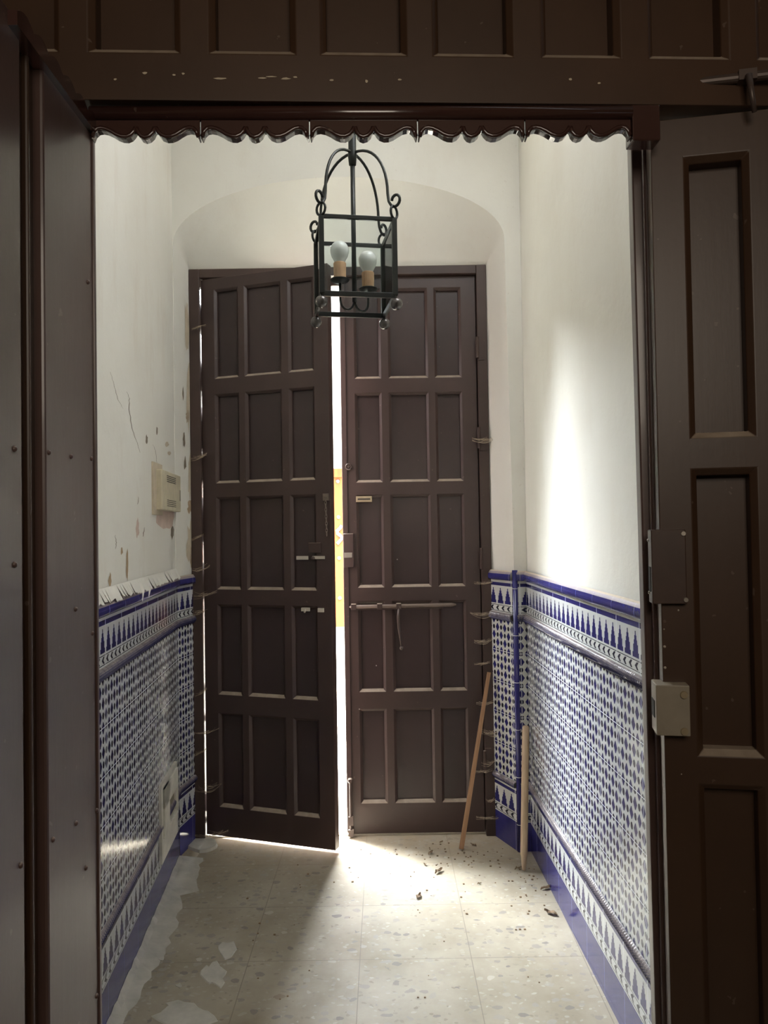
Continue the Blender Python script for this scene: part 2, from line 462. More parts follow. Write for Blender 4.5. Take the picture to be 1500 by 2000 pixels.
# wall mass outside, round the street door
wm_ = MB()
wm_.box(-2.2, FXL, YF + .0, YF + .14, 0, 4.2); wm_.box(FXR, 2.2, YF + .0, YF + .14, 0, 4.2); wm_.box(FXL, FXR, YF, YF + .14, FZ, 4.2)
wm_.box(-2.2, XL(YE) - .25, YE, YF, 0, 4.2); wm_.box(XR(YE) + .25, 2.2, YE, YF, 0, 4.2)
wm_.box(-1.3, 1.1, YE + .02, YF, 3.4, 4.2)
tag(wm_.build('wall_street', M_STUCCO), 'outer masonry of the house around the street door', 'wall', kind='structure')

# ---- tiled dado -------------------------------------------------------
LY = lambda y: (XL(y) + .008, y)
left_path = [LY(YN), LY(YE - .003), (FXL + .006, YF - .001)]
Lu = math.hypot(XL(2.855) - XL(YN), 2.855 - YN)
reveal_path = [(FXR - .008, YF - .001), (.584 - .012, YE - .004)]
stub_path = [(.584 + .004, YE - .008), (XR(YE) - .004, YE - .008)]
right_path = [(XR(YE) - .008, YE), (XR(YN) - .008, YN)]
LAY = [('skirting', 0, .128), ('border', .128, .278), ('rope', .278, .307), ('field', .307, 1.020), ('rope', 1.020, 1.053), ('border', 1.053, 1.203), ('cap', 1.203, 1.248)]
def rope(path, z0, z1, parent, name='rope_moulding'):
    b_ = MB(); r = (z1 - z0) / 2; zc = (z0 + z1) / 2; nj = 9; step = .0032; u = 0; prev = None
    for (xa, ya), (xb, yb) in zip(path, path[1:]):
        L = math.hypot(xb - xa, yb - ya); dx, dy = (xb - xa) / L, (yb - ya) / L; nx, ny = (dy, -dx)
        # normal toward the room (x towards the middle of the passage)
        mx_, my_ = (xa + xb) / 2, (ya + yb) / 2
        if nx * (-.15 - mx_) + ny * (2.2 - my_) < 0: nx, ny = -nx, -ny
        n = max(2, int(L / step))
        for i in range(n + 1):
            s_ = L * i / n; ring = []
            for j in range(nj):
                th = -PI / 2 + PI * j / (nj - 1)
                rr = r * (1 + .24 * math.sin((u + s_) / .013 * 2 * PI + th * 1.6))
                if j in (0, nj - 1): rr = r
                o_ = rr * math.cos(th) * .8; ring.append(b_.bm.verts.new((xa + dx * s_ + nx * o_, ya + dy * s_ + ny * o_, zc + (r if j == nj - 1 else (-r if j == 0 else rr * math.sin(th))))))
            if prev:
                for j in range(nj - 1): b_.bm.faces.new((prev[j], ring[j], ring[j + 1], prev[j + 1]))
            prev = ring
        u += L
    return b_.build(name, M_ROPE, parent, smooth=True, fix=False)
def cap(path, z0, z1, m_, parent):
    b_ = MB(); l = b_.bm.loops.layers.uv.new('UVMap'); u = 0
    prof = [(0, 0), (.012, .002), (.014, .016), (.012, .030), (.006, .040), (0, .045)]
    for (xa, ya), (xb, yb) in zip(path, path[1:]):
        L = math.hypot(xb - xa, yb - ya); dx, dy = (xb - xa) / L, (yb - ya) / L; nx, ny = dy, -dx
        if nx * (-.15 - (xa + xb) / 2) + ny * (2.2 - (ya + yb) / 2) < 0: nx, ny = -nx, -ny
        for (o0, h0), (o1, h1) in zip(prof, prof[1:]):
            f_ = b_.bm.faces.new([b_.bm.verts.new(p) for p in ((xa + nx * o0, ya + ny * o0, z0 + h0), (xb + nx * o0, yb + ny * o0, z0 + h0), (xb + nx * o1, yb + ny * o1, z0 + h1), (xa + nx * o1, ya + ny * o1, z0 + h1))])
            for lp, q in zip(f_.loops, ((u, h0), (u + L, h0), (u + L, h1), (u, h1))): lp[l].uv = q
            f_.smooth = True
        u += L
    bmesh.ops.remove_doubles(b_.bm, verts=b_.bm.verts, dist=1e-5)
    return b_.build('cap_tile', m_, parent)
def dado(path, parent, key, u0, u0b=None):
    mf, mb_, mc = tile_field('tile_field_' + key, u0), tile_border('tile_border_' + key, u0), tile_blue('tile_blue_' + key, u0)
    for kind_, z0, z1 in LAY:
        if kind_ == 'rope': rope(path, z0, z1, parent)
        elif kind_ == 'cap': cap(path, z0, z1, mc, parent)
        else:
            q = wall_quads(path, z0, z1, 0, 0, 'rel' if kind_ == 'border' else None)
            q.build({'field': 'patterned_tiles', 'border': 'border_tiles', 'skirting': 'skirting_tiles'}[kind_], {'field': mf, 'border': mb_, 'skirting': mc}[kind_], parent)
dado(left_path, wall_left, 'left', Lu % TW)
dado(right_path, wall_right, 'right', .13 % TW)
dado(reveal_path, wall_far, 'reveal', 0)
dado(stub_path, wall_far, 'stub', .015)
# blue corner bead
cb = MB(); n = 10
cb.tube([(.583, YE - .005, 0), (.583, YE - .005, 1.252)], .0125, 16)
u_m = M_CB = m_plain('blue_corner_glaze', (.032, .030, .15), .15)
cbo = cb.build('corner_bead', M_CB, wall_far, smooth=True); tag(cbo, 'glazed dark blue corner bead')
jb = MB()
for z in (.15, .36, .57, .78, .99, 1.20): jb.lathe([(.0129, -.0012), (.0129, .0012)], .583, YE - .005, z - .03, 16)
jb.build('bead_joint', m_plain('bead_joint_grout', (.6, .62, .66), .5), wall_far)

# ---- damage on the left wall -----------------------------------------
def on_left(pts, m_, name, off=.0012, parent=None):
    b_ = MB(); b_.bm.faces.new([b_.bm.verts.new((p.x + off, p.y, p.z)) for p in [onL(*q) for q in pts]])
    return b_.build(name, m_, parent or wall_left, fix=False)
def crack(px, w0=.0012, m_=None, name='crack'):
    b_ = MB(); pts = []
    for (x0, y0), (x1, y1) in zip(px, px[1:]):
        for k in range(5): 
            q = k / 5; pts.append((x0 + (x1 - x0) * q + random.uniform(-.8, .8), y0 + (y1 - y0) * q))
    pts.append(px[-1]); P = [onL(*q) for q in pts]
    for i in range(len(P) - 1):
        wa_, wb_ = [w0 * (1 - abs(2 * (i + d) / len(P) - 1) * .6) for d in (0, 1)]
        A, B = P[i], P[i + 1]
        b_.bm.faces.new([b_.bm.verts.new(v) for v in ((A.x + .001, A.y - wa_ * 1.6, A.z), (A.x + .001, A.y + wa_ * 1.6, A.z), (B.x + .001, B.y + wb_ * 1.6, B.z), (B.x + .001, B.y - wb_ * 1.6, B.z))])
    return b_.build(name, m_ or M_CRACK, wall_left, fix=False)
crack([(215, 726), (222, 750), (230, 780), (240, 798)], .0014)
crack([(247, 765), (252, 778), (252, 800), (257, 836), (266, 860), (273, 884)], .0022)
crack([(298, 868), (303, 880), (306, 905)], .0015)
crack([(224, 1045), (227, 1060), (225, 1072)], .0018)
crack([(355, 1062), (351, 1085), (354, 1095)], .002)
crack([(270, 970), (268, 985)], .002)
crack([(282, 1030), (279, 1048)], .003)
def blob(cx, cy, rx, ry, n=14, jag=.3):
    return [(cx + rx * math.cos(2 * PI * k / n) * random.uniform(1 - jag, 1 + jag), cy + ry * math.sin(2 * PI * k / n) * random.uniform(1 - jag, 1 + jag)) for k in range(n)]
for cx, cy, rx, ry, mm in ((248, 1100, 2.4, 30, M_BRICK), (237, 1075, 2.2, 8, M_BRICK), (214, 1135, 3, 14, M_BRICK), (208, 1158, 6, 7, M_BRICK), (286, 858, 2, 8, M_CRACK),
                           (268, 1032, 3, 18, M_STAIN), (336, 1040, 3, 13, M_CRACK), (352, 1013, 2, 6, M_CRACK), (318, 1138, 5, 5, M_BRICK), (281, 1141, 4, 3, M_BRICK),
                           (306, 842, 1.5, 9, M_CRACK), (347, 1100, 2.5, 11, M_BRICK), (325, 868, 4, 5, M_OLDFR), (330, 885, 3, 4, M_OLDFR)):
    on_left(blob(cx, cy, rx, ry), mm, 'peeling_patch')
on_left(blob(322, 1010, 17, 26, 18, .2), M_STAIN, 'damp_stain', .0009)
# bare plaster down the edge beside the street door (on the reveal)
def on_rev(px, py): # left reveal plane
    nx, ny = YF - YE, -(FXL + .938); return onP(px, py, nx, ny, nx * -.938 + ny * YE)
for cx, cy, rx, ry, mm in ((368, 770, 5, 60, M_OLDFR), (366, 812, 3, 9, M_BRICK), (359, 858, 2, 16, M_CRACK), (361, 905, 2, 14, M_CRACK), (371, 990, 5, 12, M_BRICK), (372, 1065, 7, 48, M_OLDFR), (375, 1090, 4, 24, M_BRICK), (357, 770, 1.2, 14, M_CRACK), (370, 930, 3, 40, M_OLDFR), (364, 640, 4, 50, M_OLDFR)):
    b_ = MB(); b_.bm.faces.new([b_.bm.verts.new(p + Vector((.0015, -.0005, 0))) for p in [on_rev(*q) for q in blob(cx, cy, rx, ry, 16, .35)]])
    b_.build('peeling_patch', mm, wall_far, fix=False)
# torn edge of the plaster hanging over the cap tiles
b_ = MB(); xs = 46
for i in range(xs):
    ya = 1.9 + (3.45 - 1.9) * i / xs; yb = ya + 1.55 / xs
    za = 1.243 + random.uniform(-.008, .008); zb = 1.243 + random.uniform(-.008, .008)
    if i in (6,): za -= .09
    if i in (24, 27): za -= .035
    zt = 1.285
    b_.bm.faces.new([b_.bm.verts.new(p) for p in ((XL(ya) + .024, ya, za), (XL(yb) + .024, yb, zb), (XL(yb) + .003, yb, zt), (XL(ya) + .003, ya, zt))])
b_.build('torn_plaster_edge', M_PLASTER_OLD, wall_left, fix=False)

# mortar smear on the floor along the left wall and splashes
def floor_patch(pts, h, name, m_=M_MORTAR):
    b_ = MB(); a = [b_.bm.verts.new((x, y, .0005)) for x, y in pts]; cx = sum(p[0] for p in pts) / len(pts); cy = sum(p[1] for p in pts) / len(pts)
    b2 = [b_.bm.verts.new((cx + (x - cx) * .93, cy + (y - cy) * .93, h)) for x, y in pts]
    for i in range(len(pts)): b_.bm.faces.new((a[i], a[(i + 1) % len(pts)], b2[(i + 1) % len(pts)], b2[i]))
    b_.bm.faces.new(b2); return b_.build(name, m_, floor)
edge = [(XL(y) + .004, y) for y in (1.5, 3.44)]
rag = []
yy = 3.44
while yy > 1.5:
    wd = .075 + .025 * math.sin(yy * 5) + random.uniform(-.010, .010)
    if yy > 3.1: wd += .06
    rag.append((XL(yy) + wd, yy)); yy -= .035
b_ = MB(); prev = None
for x, y in rag:
    r_ = [b_.bm.verts.new(p) for p in ((XL(y) + .009, y, .012 + random.uniform(0, .010)), (XL(y) + .03, y, .010), (x, y, .0004))]
    if prev:
        for k in (0, 1): b_.bm.faces.new((prev[k], r_[k], r_[k + 1], prev[k + 1]))
    prev = r_
b_.build('mortar_smear', M_MORTAR, floor)
def fp(px_pts, h, name='mortar_splash'): return floor_patch([tuple(onZ(x, y, 0).xy) for x, y in px_pts], h, name)
fp(blob(445, 1855, 16, 18, 16, .3), .003)
fp(blob(418, 1905, 26, 24, 18, .35), .003)
fp(blob(360, 1985, 55, 28, 20, .3), .003)
fp(blob(395, 1652, 28, 14, 14, .25), .012)
fp(blob(330, 1712, 12, 8, 12, .3), .006)
for cx, cy in ((315, 1872), (388, 1875), (350, 1925)): fp(blob(cx, cy, 7, 4, 9, .3), .002)

# ---- street door frame ------------------------------------------------
df = MB()
df.box(FXL, -.862, YF - .012, YF + .10, 0, FZ); df.box(.456, FXR, YF - .012, YF + .10, 0, FZ); df.box(-.862, .456, YF - .012, YF + .10, 2.655, FZ)
frame = tag(df.build('trim_1', M_FRAME, bevel=.003), 'dark brown wooden frame around the street door, dusty and webbed', 'door frame', kind='structure')
sp_ = MB()      # added strips blocking light at the leaf edges, broken lengths in the hinge gap
for y0, y1 in ((588, 642), (702, 762), (795, 880), (884, 943), (972, 1060), (1100, 1172), (1340, 1352), (1400, 1412), (1552, 1590), (1600, 1612)):
    za, zb = onY(395, y1, YF + .03).z, onY(395, y0, YF + .03).z
    sp_.box(-.864, -.835, YF + .058, YF + .075, za, zb)
sp_.box(.440, .458, YF + .058, YF + .075, 0, 2.66); sp_.box(-.862, .456, YF + .060, YF + .075, 2.63, 2.656)
sp_.build('gap_light_stop', M_FRAME, frame)
hg = MB()
for z in (.35, 1.30, 1.87, 2.30):
    hg.tube([(.455, YF - .018, z - .05), (.455, YF - .018, z + .05)], .008, 10)
    hg.box(.458, .486, YF - .016, YF - .0115, z - .06, z + .06)
tag(hg.build('hinge', M_FRAME, frame), 'painted barrel hinges')
th = MB().box(FXL, FXR, YF + .02, YF + .16, -.02, .006)
tag(th.build('trim_2', M_STONE), 'sunlit stone threshold under the street door', 'threshold', kind='structure')

# ---- panelled leaves --------------------------------------------------
def panelled(name, W, Z0, Z1, cols, rows, T, loc, rotz, m_frame, m_panel, ch=.012, dep=.022, X0=0, panel_name='panel', parent=None):
    """front face at local y=0 (towards the photographer)"""
    xs = sorted({X0, W} | {v for c_ in cols for v in c_}); zs = sorted({Z0, Z1} | {v for r_ in rows for v in r_})
    b_ = MB(); bm = b_.bm
    cache = {}
    def V(x, y, z):
        k = (round(x, 5), round(y, 5), round(z, 5))
        if k not in cache: cache[k] = bm.verts.new((x, y, z))
        return cache[k]
    hole = lambda xa, xb, za, zb: any(abs(xa - c0) < 1e-6 and abs(xb - c1) < 1e-6 for c0, c1 in cols) and any(abs(za - r0) < 1e-6 and abs(zb - r1) < 1e-6 for r0, r1 in rows)
    holes = []
    for xa, xb in zip(xs, xs[1:]):
        for za, zb in zip(zs, zs[1:]):
            if hole(xa, xb, za, zb):
                holes.append((xa, xb, za, zb))
                o = [(xa, za), (xb, za), (xb, zb), (xa, zb)]; i_ = [(xa + ch, za + ch), (xb - ch, za + ch), (xb - ch, zb - ch), (xa + ch, zb - ch)]
                for k in range(4):
                    k2 = (k + 1) % 4
                    bm.faces.new((V(o[k][0], 0, o[k][1]), V(o[k2][0], 0, o[k2][1]), V(i_[k2][0], ch * .9, i_[k2][1]), V(i_[k][0], ch * .9, i_[k][1])))
                    bm.faces.new((V(i_[k][0], ch * .9, i_[k][1]), V(i_[k2][0], ch * .9, i_[k2][1]), V(i_[k2][0], T, i_[k2][1]), V(i_[k][0], T, i_[k][1])))
                    bm.faces.new((V(i_[k][0], T, i_[k][1]), V(i_[k2][0], T, i_[k2][1]), V(o[k2][0], T, o[k2][1]), V(o[k][0], T, o[k][1])))
            else:
                bm.faces.new((V(xa, 0, za), V(xb, 0, za), V(xb, 0, zb), V(xa, 0, zb)))
                bm.faces.new((V(xa, T, za), V(xa, T, zb), V(xb, T, zb), V(xb, T, za)))
    for xa, xb in zip(xs, xs[1:]):
        for z in (Z0, Z1): bm.faces.new((V(xa, 0, z), V(xb, 0, z), V(xb, T, z), V(xa, T, z)))
    for za, zb in zip(zs, zs[1:]):
        for x in (X0, W): bm.faces.new((V(x, 0, za), V(x, T, za), V(x, T, zb), V(x, 0, zb)))
    root = b_.build(name, m_frame, parent, loc=loc, rotz=rotz, bevel=.0015)
    for (xa, xb, za, zb) in holes:
        p = MB().box(xa + ch - .004, xb - ch + .004, dep, T - .004, za + ch - .004, zb - ch + .004)
        p.build(panel_name, m_panel, root)
    return root
ROWS = [(.14, .596), (.664, 1.104), (1.157, 1.609), (1.657, 2.097), (2.153, 2.597)]
ROWS = [(a + .012, b_ - .0) for a, b_ in ROWS]
# right leaf, shut
RX, RY = -.193, YF + .012
door_r = panelled('door_2', .645, .012, 2.652, [(.062, .190), (.224, .415), (.446, .575)], ROWS, .045, (RX, RY, 0), 0, M_DOOR, M_PANEL)
tag(door_r, 'right leaf of the street door, shut, brown with fifteen panels and a long bolt', 'door', kind='structure')
# left leaf, ajar towards us; x runs from the hinge
LH = Vector((-.8595, YF + .010, 0)); LA = math.atan2(3.437 - LH.y, -.229 - LH.x)
door_l = panelled('door_1', .655, .022, 2.650, [(.070, .199), (.230, .420), (.455, .583)], [(a + .005, c_ + .0) for a, c_ in ROWS], .045, LH, LA, M_DOOR, M_PANEL)
tag(door_l, 'left leaf of the street door, standing ajar, dark brown with fifteen panels', 'door', kind='structure')
def RP(px, py): p = onY(px, py, RY); return Vector((p.x - RX, 0, p.z))
def LP(px, py):
    nx, ny = -math.sin(LA), math.cos(LA); p = onP(px, py, nx, ny, nx * LH.x + ny * LH.y) - LH
    return Vector((p.x * math.cos(LA) + p.y * math.sin(LA), 0, p.z))
# astragal on the right leaf
MB().box(-.004, .022, -.010, .004, .02, 2.64).build('meeting_strip', M_DOOR, door_r, bevel=.003)
# long sliding bolt
bb = MB(); z = RP(780, 1183).z; xa, xb = RP(686, 1183).x, RP(890, 1178).x
bb.box(xa + .02, xb - .06, -.008, -.001, z - .017, z + .004)
bolt = tag(bb.build('sliding_bolt', M_DOOR, door_r, bevel=.0015), 'long horizontal sliding bolt')
MB().tube([(xa - .008, -.018, z), (xa + .008, -.018, z), (xb - .02, -.018, z + .002), (xb, -.018, z + .002)], [.003, .009, .009, .004], 12).build('bolt_rod', M_ROD, bolt, smooth=True)
gd = MB()
for x in (xa + .012, xa + .135, xa + .225): gd.box(x - .012, x + .012, -.030, 0, z - .014, z + .013)
gd.build('bolt_guide', M_DOOR, bolt, bevel=.002)
hx = RP(779, 1190).x
MB().tube([(hx, -.022, z), (hx - .003, -.034, z - .05), (hx - .001, -.036, z - .10), (hx + .004, -.030, z - .15), (hx + .009, -.026, z - .19)], [.0045, .009, .0085, .005, .004], 10).build('bolt_handle', M_IRONP, bolt, smooth=True)
MB().ball((hx + .010, -.026, z - .197), .010).build('bolt_knob', M_IRONP, bolt, smooth=True)
# peephole cylinder, letter plate
p = RP(681, 912); MB().lathe([(.017, 0), (.017, .012), (.013, .016), (.008, .013), (.006, .018)], p.x, 0, p.z, 18, 'y').build('lock_cylinder', M_IRONP, door_r, smooth=False)
p = RP(711, 975); q = MB(); q.box(p.x - .038, p.x + .038, -.012, -.0005, p.z - .014, p.z + .014)
lp_ = tag(q.build('label_plate', M_BRASS, door_r, bevel=.002), 'small brass label frame'); MB().box(p.x - .030, p.x + .030, -.0135, -.0115, p.z - .003, p.z + .003).build('slot', M_SLOT, lp_)
# rim lock on the stile
p = RP(683, 1065); p2 = RP(683, 1090)
lk = tag(MB().box(-.002, .047, -.022, -.0005, RP(683, 1108).z, RP(683, 1042).z).build('rim_lock', M_DOOR, door_r, bevel=.003), 'box lock painted brown on the stile')
MB().box(.002, .040, -.025, -.021, RP(683, 1089).z, RP(683, 1079).z).build('lock_slot', M_STEEL, lk, bevel=.001)
# vertical foot bolt
q = MB(); za, zb = RP(687, 1632).z, RP(687, 1520).z
q.tube([(.014, -.018, .004), (.014, -.018, zb)], .0055, 10); q.box(.002, .028, -.026, -.008, za + .005, za + .035); q.box(.004, .026, -.024, -.008, za + .055, za + .095)
q.lathe([(.012, 0), (.014, .008), (.008, .014)], .014, -.012, zb - .005, 14, 'y')
tag(q.build('foot_bolt', M_DOOR, door_r), 'worn vertical foot bolt')
# screws on right leaf middle + small flakes
q = MB()
for px_, py_ in ((776, 1093), (702, 1385), (905, 1618), (880, 1184), (735, 1300)):
    p = RP(px_, py_); q.ball((p.x, .020 if 1093 <= py_ <= 1100 else -.001, p.z), .003, 6)
q.build('nail', M_STEEL, door_r)
# left leaf hardware
p = LP(637, 970); q = MB(); q.box(p.x - .014, p.x + .014, -.008, -.0005, p.z - .018, p.z + .014); q.tube([(p.x, -.006, p.z - .004), (p.x, -.022, p.z - .004)], .005, 8)
cm = tag(q.build('chain_mount', M_CHAIN, door_l, bevel=.001), 'security chain and its mount'); nl = 11
for k in range(nl):
    z0 = p.z - .012 - k * .0155; q = []
    for j in range(12):
        a = 2 * PI * j / 12; d = .0042 * math.cos(a); e = .0105 * math.sin(a)
        q.append((p.x + .002 + (d if k % 2 else 0) + k * .0004, -.014 + (0 if k % 2 else d), z0 + e))
    MB().tube(q, .0014, 6, close=True).build('chain_link', M_CHAIN, cm, smooth=True)
for (pa, pb) in (((580, 1086), (603, 1093)), ((611, 1086), (635, 1092))):
    a, c_ = LP(*pa), LP(*pb); MB().box(a.x, c_.x, -.008, -.0005, c_.z, a.z).build('bolt_plate', M_WHITEP, door_l, bevel=.001)
p = LP(614, 1090); MB().ball((p.x, -.014, p.z), .0085).build('bolt_knob', M_IRONP, door_l, smooth=True)
q = MB(); a = LP(580, 1066); c_ = LP(600, 1080); p = LP(612, 1182)
q.box(LP(604, 1060).x, LP(628, 1060).x, -.012, -.0005, LP(610, 1080).z, LP(610, 1060).z)
q.build('lock_case', M_DOOR, door_l, bevel=.002)
q = MB(); p = LP(598, 1190); q.box(p.x - .02, p.x + .02, -.012, -.0005, p.z - .008, p.z + .008); q.tube([(p.x, -.012, p.z), (p.x + .004, -.026, p.z - .01)], .005, 8)
p = LP(627, 1191); q.box(p.x - .012, p.x + .016, -.012, -.0005, p.z - .010, p.z + .008); tag(q.build('latch', M_WHITEP, door_l, bevel=.001), 'small worn latch pieces')

# ================================================================== OUTSIDE
st = MB(); st.quad([(-7, 3.75, -.03), (7, 3.75, -.03), (7, 9.1, -.03), (-7, 9.1, -.03)])
tag(st.build('street_paving', M_STONE, fix=False), 'sunlit street paving seen through the open gap of the street door', 'pavement', kind='structure')
fa = MB().box(-7, 7, 9.0, 9.3, -.1, 5.2)
tag(fa.build('opposite_house_wall', M_STUCCO), 'glaring white house wall across the street, glimpsed through the gap', 'building')
ox0, ox1 = onY(630, 1000, 8.95).x - .5, onY(690, 1000, 8.95).x + .5
oz0, oz1 = onY(665, 1224, 8.95).z, onY(657, 916, 8.95).z
ob = MB().box(ox0, ox1, 8.93, 8.995, oz0, oz1 - .1)
orange = tag(ob.build('wooden_shutter', M_ORANGE), 'orange varnished wooden shutter with round metal studs seen in the gap', 'shutter')
MB().box(ox0 - .04, ox1 + .04, 8.88, 8.995, oz1 - .1, oz1).build('shutter_head', M_ORANGE, orange)
for py_ in (940, 1010, 1090, 1168):
    p = onY(661 + (py_ - 1000) * .016, py_, 8.92); MB().ball((p.x, p.y, p.z), .022, 8).build('stud', M_STUD, orange, smooth=True)
q = MB(); p = onY(663, 1045, 8.91)
q.tube([(p.x + .03 * math.cos(k * 1.3), p.y, p.z + .11 - .03 * k) for k in range(8)], .02, 8)
q.build('knocker', M_STUD, orange, smooth=True)

# ================================================================== NEAR DOORWAY
TN = math.tan(math.radians(2.6))
NY = 1.19; NROT = math.radians(2.6)
# transom with its beam, local x along the wall
cols = []
for a, c_ in ((-40, 125), (180, 355), (410, 578), (625, 795), (845, 1005), (1060, 1220), (1275, 1440), (1495, 1660)):
    cols.append(tuple(onY(v, 60, NY).x for v in (a, c_)))
tr_ = panelled('trim_3', 1.1, 2.118, 2.66, cols, [(2.192, 2.60)], .05, (0, NY, 0), NROT, M_NEAR, M_NEAR, ch=.010, dep=.034, X0=-1.1)
tag(tr_, 'dark brown panelled transom and lintel beam across the top of the near doorway', 'transom', kind='structure')
# chips on the beam
q = MB()
for cx, cy, rx, ry in ((283, 143, 5, 2), (340, 147, 3, 2), (358, 144, 3, 2), (430, 154, 11, 2), (512, 153, 8, 1.6), (530, 150, 9, 1.2), (558, 154, 9, 2), (577, 151, 4, 1.5), (648, 157, 5, 2), (716, 159, 3, 3), (780, 156, 4, 2), (225, 155, 3, 2), (1114, 155, 3, 2), (1170, 163, 3, 2)):
    pts = [onP(*v, -math.sin(NROT), math.cos(NROT), math.cos(NROT) * NY) for v in blob(cx, cy, rx, ry, 9, .35)]
    loc = [(p.x * math.cos(NROT) + (p.y - NY) * math.sin(NROT), p.z) for p in pts]
    q.bm.faces.new([q.bm.verts.new((x, -.0006, z)) for x, z in loc])
q.build('paint_chip', M_OLDFR, tr_, fix=False)
# valance: roll moulding and five scalloped boards
VY = 1.200
val = MB(); vx0 = onY(182, 230, VY).x; vx1 = onY(1238, 230, VY).x
val.tube([(vx0, .002, 2.106), (vx1, .002, 2.106)], .0115, 14)
valo = tag(val.build('valance', M_VAL, smooth=True, loc=(0, VY, 0), rotz=NROT * .6), 'glossy dark brown scalloped wooden valance hanging under the near lintel beam', 'valance')
bw = (vx1 - vx0) / 5
sc = [(0, .001), (.012, .000), (.030, .008), (.060, .0130), (.095, .0140), (.14, .0125), (.19, .0085), (.235, .0035), (.28, .0005), (.325, .0), (.365, .003), (.392, .0080), (.410, .0135), (.422, .0135), (.436, .006), (.460, .0010), (.494, -.0012), (.535, .001), (.566, .006), (.586, .0135), (.600, .0135), (.618, .008), (.645, .003), (.69, .0), (.735, .0005), (.78, .0035), (.825, .0085), (.865, .0125), (.905, .0140), (.94, .0130), (.968, .008), (.988, .000), (1, .001)]
for k in range(5):
    x0 = vx0 + bw * k + .0008; x1 = vx0 + bw * (k + 1) - .0008
    zb = 2.065
    poly = [(x0 + (x1 - x0) * s_, zb + h_) for s_, h_ in sc] + [(x1, 2.116), (x0, 2.116)]
    MB().prism(poly, 0, .014).build('scalloped_board', M_VAL, valo, bevel=.0015)
    # raised bead following the scallops
    MB().tube([(x0 + (x1 - x0) * min(.985, max(.015, s_)), -.001, zb + h_ + .0035) for s_, h_ in sc], .0036, 6).build('scallop_bead', M_VAL, valo, smooth=True)
MB().box(vx1, vx1 + .045, -.004, .03, 2.060, 2.117).build('end_block', M_VAL, valo, bevel=.002)
# light sheathing board closing the back of the transom
MB().box(-1.1, 1.1, .052, .075, 2.155, 2.66).build('backing_board', M_NEAR, tr_)

# wall that holds the near doorway
wn = MB()
wn.box(-2, -.56, 1.245, YN, 0, 3.8); wn.box(.98, 2, 1.30, YN + .06, 0, 3.8); wn.box(-2, 2, 1.23, YN + .02, 2.66, 3.8)
tag(wn.build('wall_near', M_PLASTER), 'wall holding the near doorway', 'wall', kind='structure')
# jamb
q = MB().box(-.58, -.487, 1.20, 1.262, 0, 2.112)
tag(q.build('trim_4', M_NEAR, bevel=.003), 'brown left jamb post of the near doorway', 'door jamb', kind='structure')

# left near leaf, folded open towards us (its face looks right)
LXN = -.4505
ln = MB(); ln.box(LXN - .042, LXN, 1.022, 1.205, .005, 2.085)
door4 = tag(ln.build('door_3', M_GLOSSY, bevel=.004), 'left leaf of the near double door, folded open, glossy brown, at the left edge', 'door', kind='structure')
MB().box(LXN - .040, LXN - .014, .968, 1.024, .005, 2.080).build('fold_joint', M_NEAR, door4, bevel=.002)
MB().box(LXN - .020, LXN - .006, .990, .998, .005, 2.078).build('fold_bead', M_NEAR, door4, bevel=.003)
MB().box(LXN - .044, LXN - .002, .45, .964, .005, 2.10).build('outer_fold', M_GLOSSY, door4, bevel=.005)
MB().box(LXN - .003, LXN + .003, 1.194, 1.203, .005, 2.085).build('edge_bead', M_GLOSSY, door4, bevel=.0015)
# crest of ogee scallops along the top of the leaf
pl = []; n_ = 60; y0, y1 = .93, 1.20
for i in range(n_ + 1):
    y = y0 + (y1 - y0) * i / n_; pl.append((y, 2.096 + .009 * abs(math.sin((y - y0) / .045 * PI))))
q = MB(); a = [q.bm.verts.new((LXN - .012, y, z)) for y, z in pl]; c2 = [q.bm.verts.new((LXN + .010, y, z - .003)) for y, z in pl]
d = [q.bm.verts.new((LXN + .010, y, 2.075)) for y, z in pl]; e_ = [q.bm.verts.new((LXN - .012, y, 2.075)) for y, z in pl]
for i in range(n_):
    for A_, B_ in ((a, c2), (c2, d), (d, e_), (e_, a)): q.bm.faces.new((A_[i], A_[i + 1], B_[i + 1], B_[i]))
q.bm.faces.new((a[0], c2[0], d[0], e_[0])); q.bm.faces.new((a[-1], c2[-1], d[-1], e_[-1]))
q.build('scalloped_crest', M_VAL, door4)
q = MB()
for px_, py_ in ((171, 551), (95, 884), (138, 892), (178, 896), (147, 1190), (180, 1237), (148, 1608), (188, 1583), (103, 1640), (167, 1695), (188, 1945)):
    p = onP(px_, py_, 1, 0, LXN); q.ball((LXN, p.y, p.z), .0038, 6)
for px_, py_ in ((28, 877), (28, 1103), (40, 1690)):
    p = onP(px_, py_, 1, 0, LXN - .002); q.ball((LXN - .002, p.y, p.z), .004, 6)
tag(q.build('nail_head', M_GLOSSY, door4, smooth=True), 'painted-over nail heads')

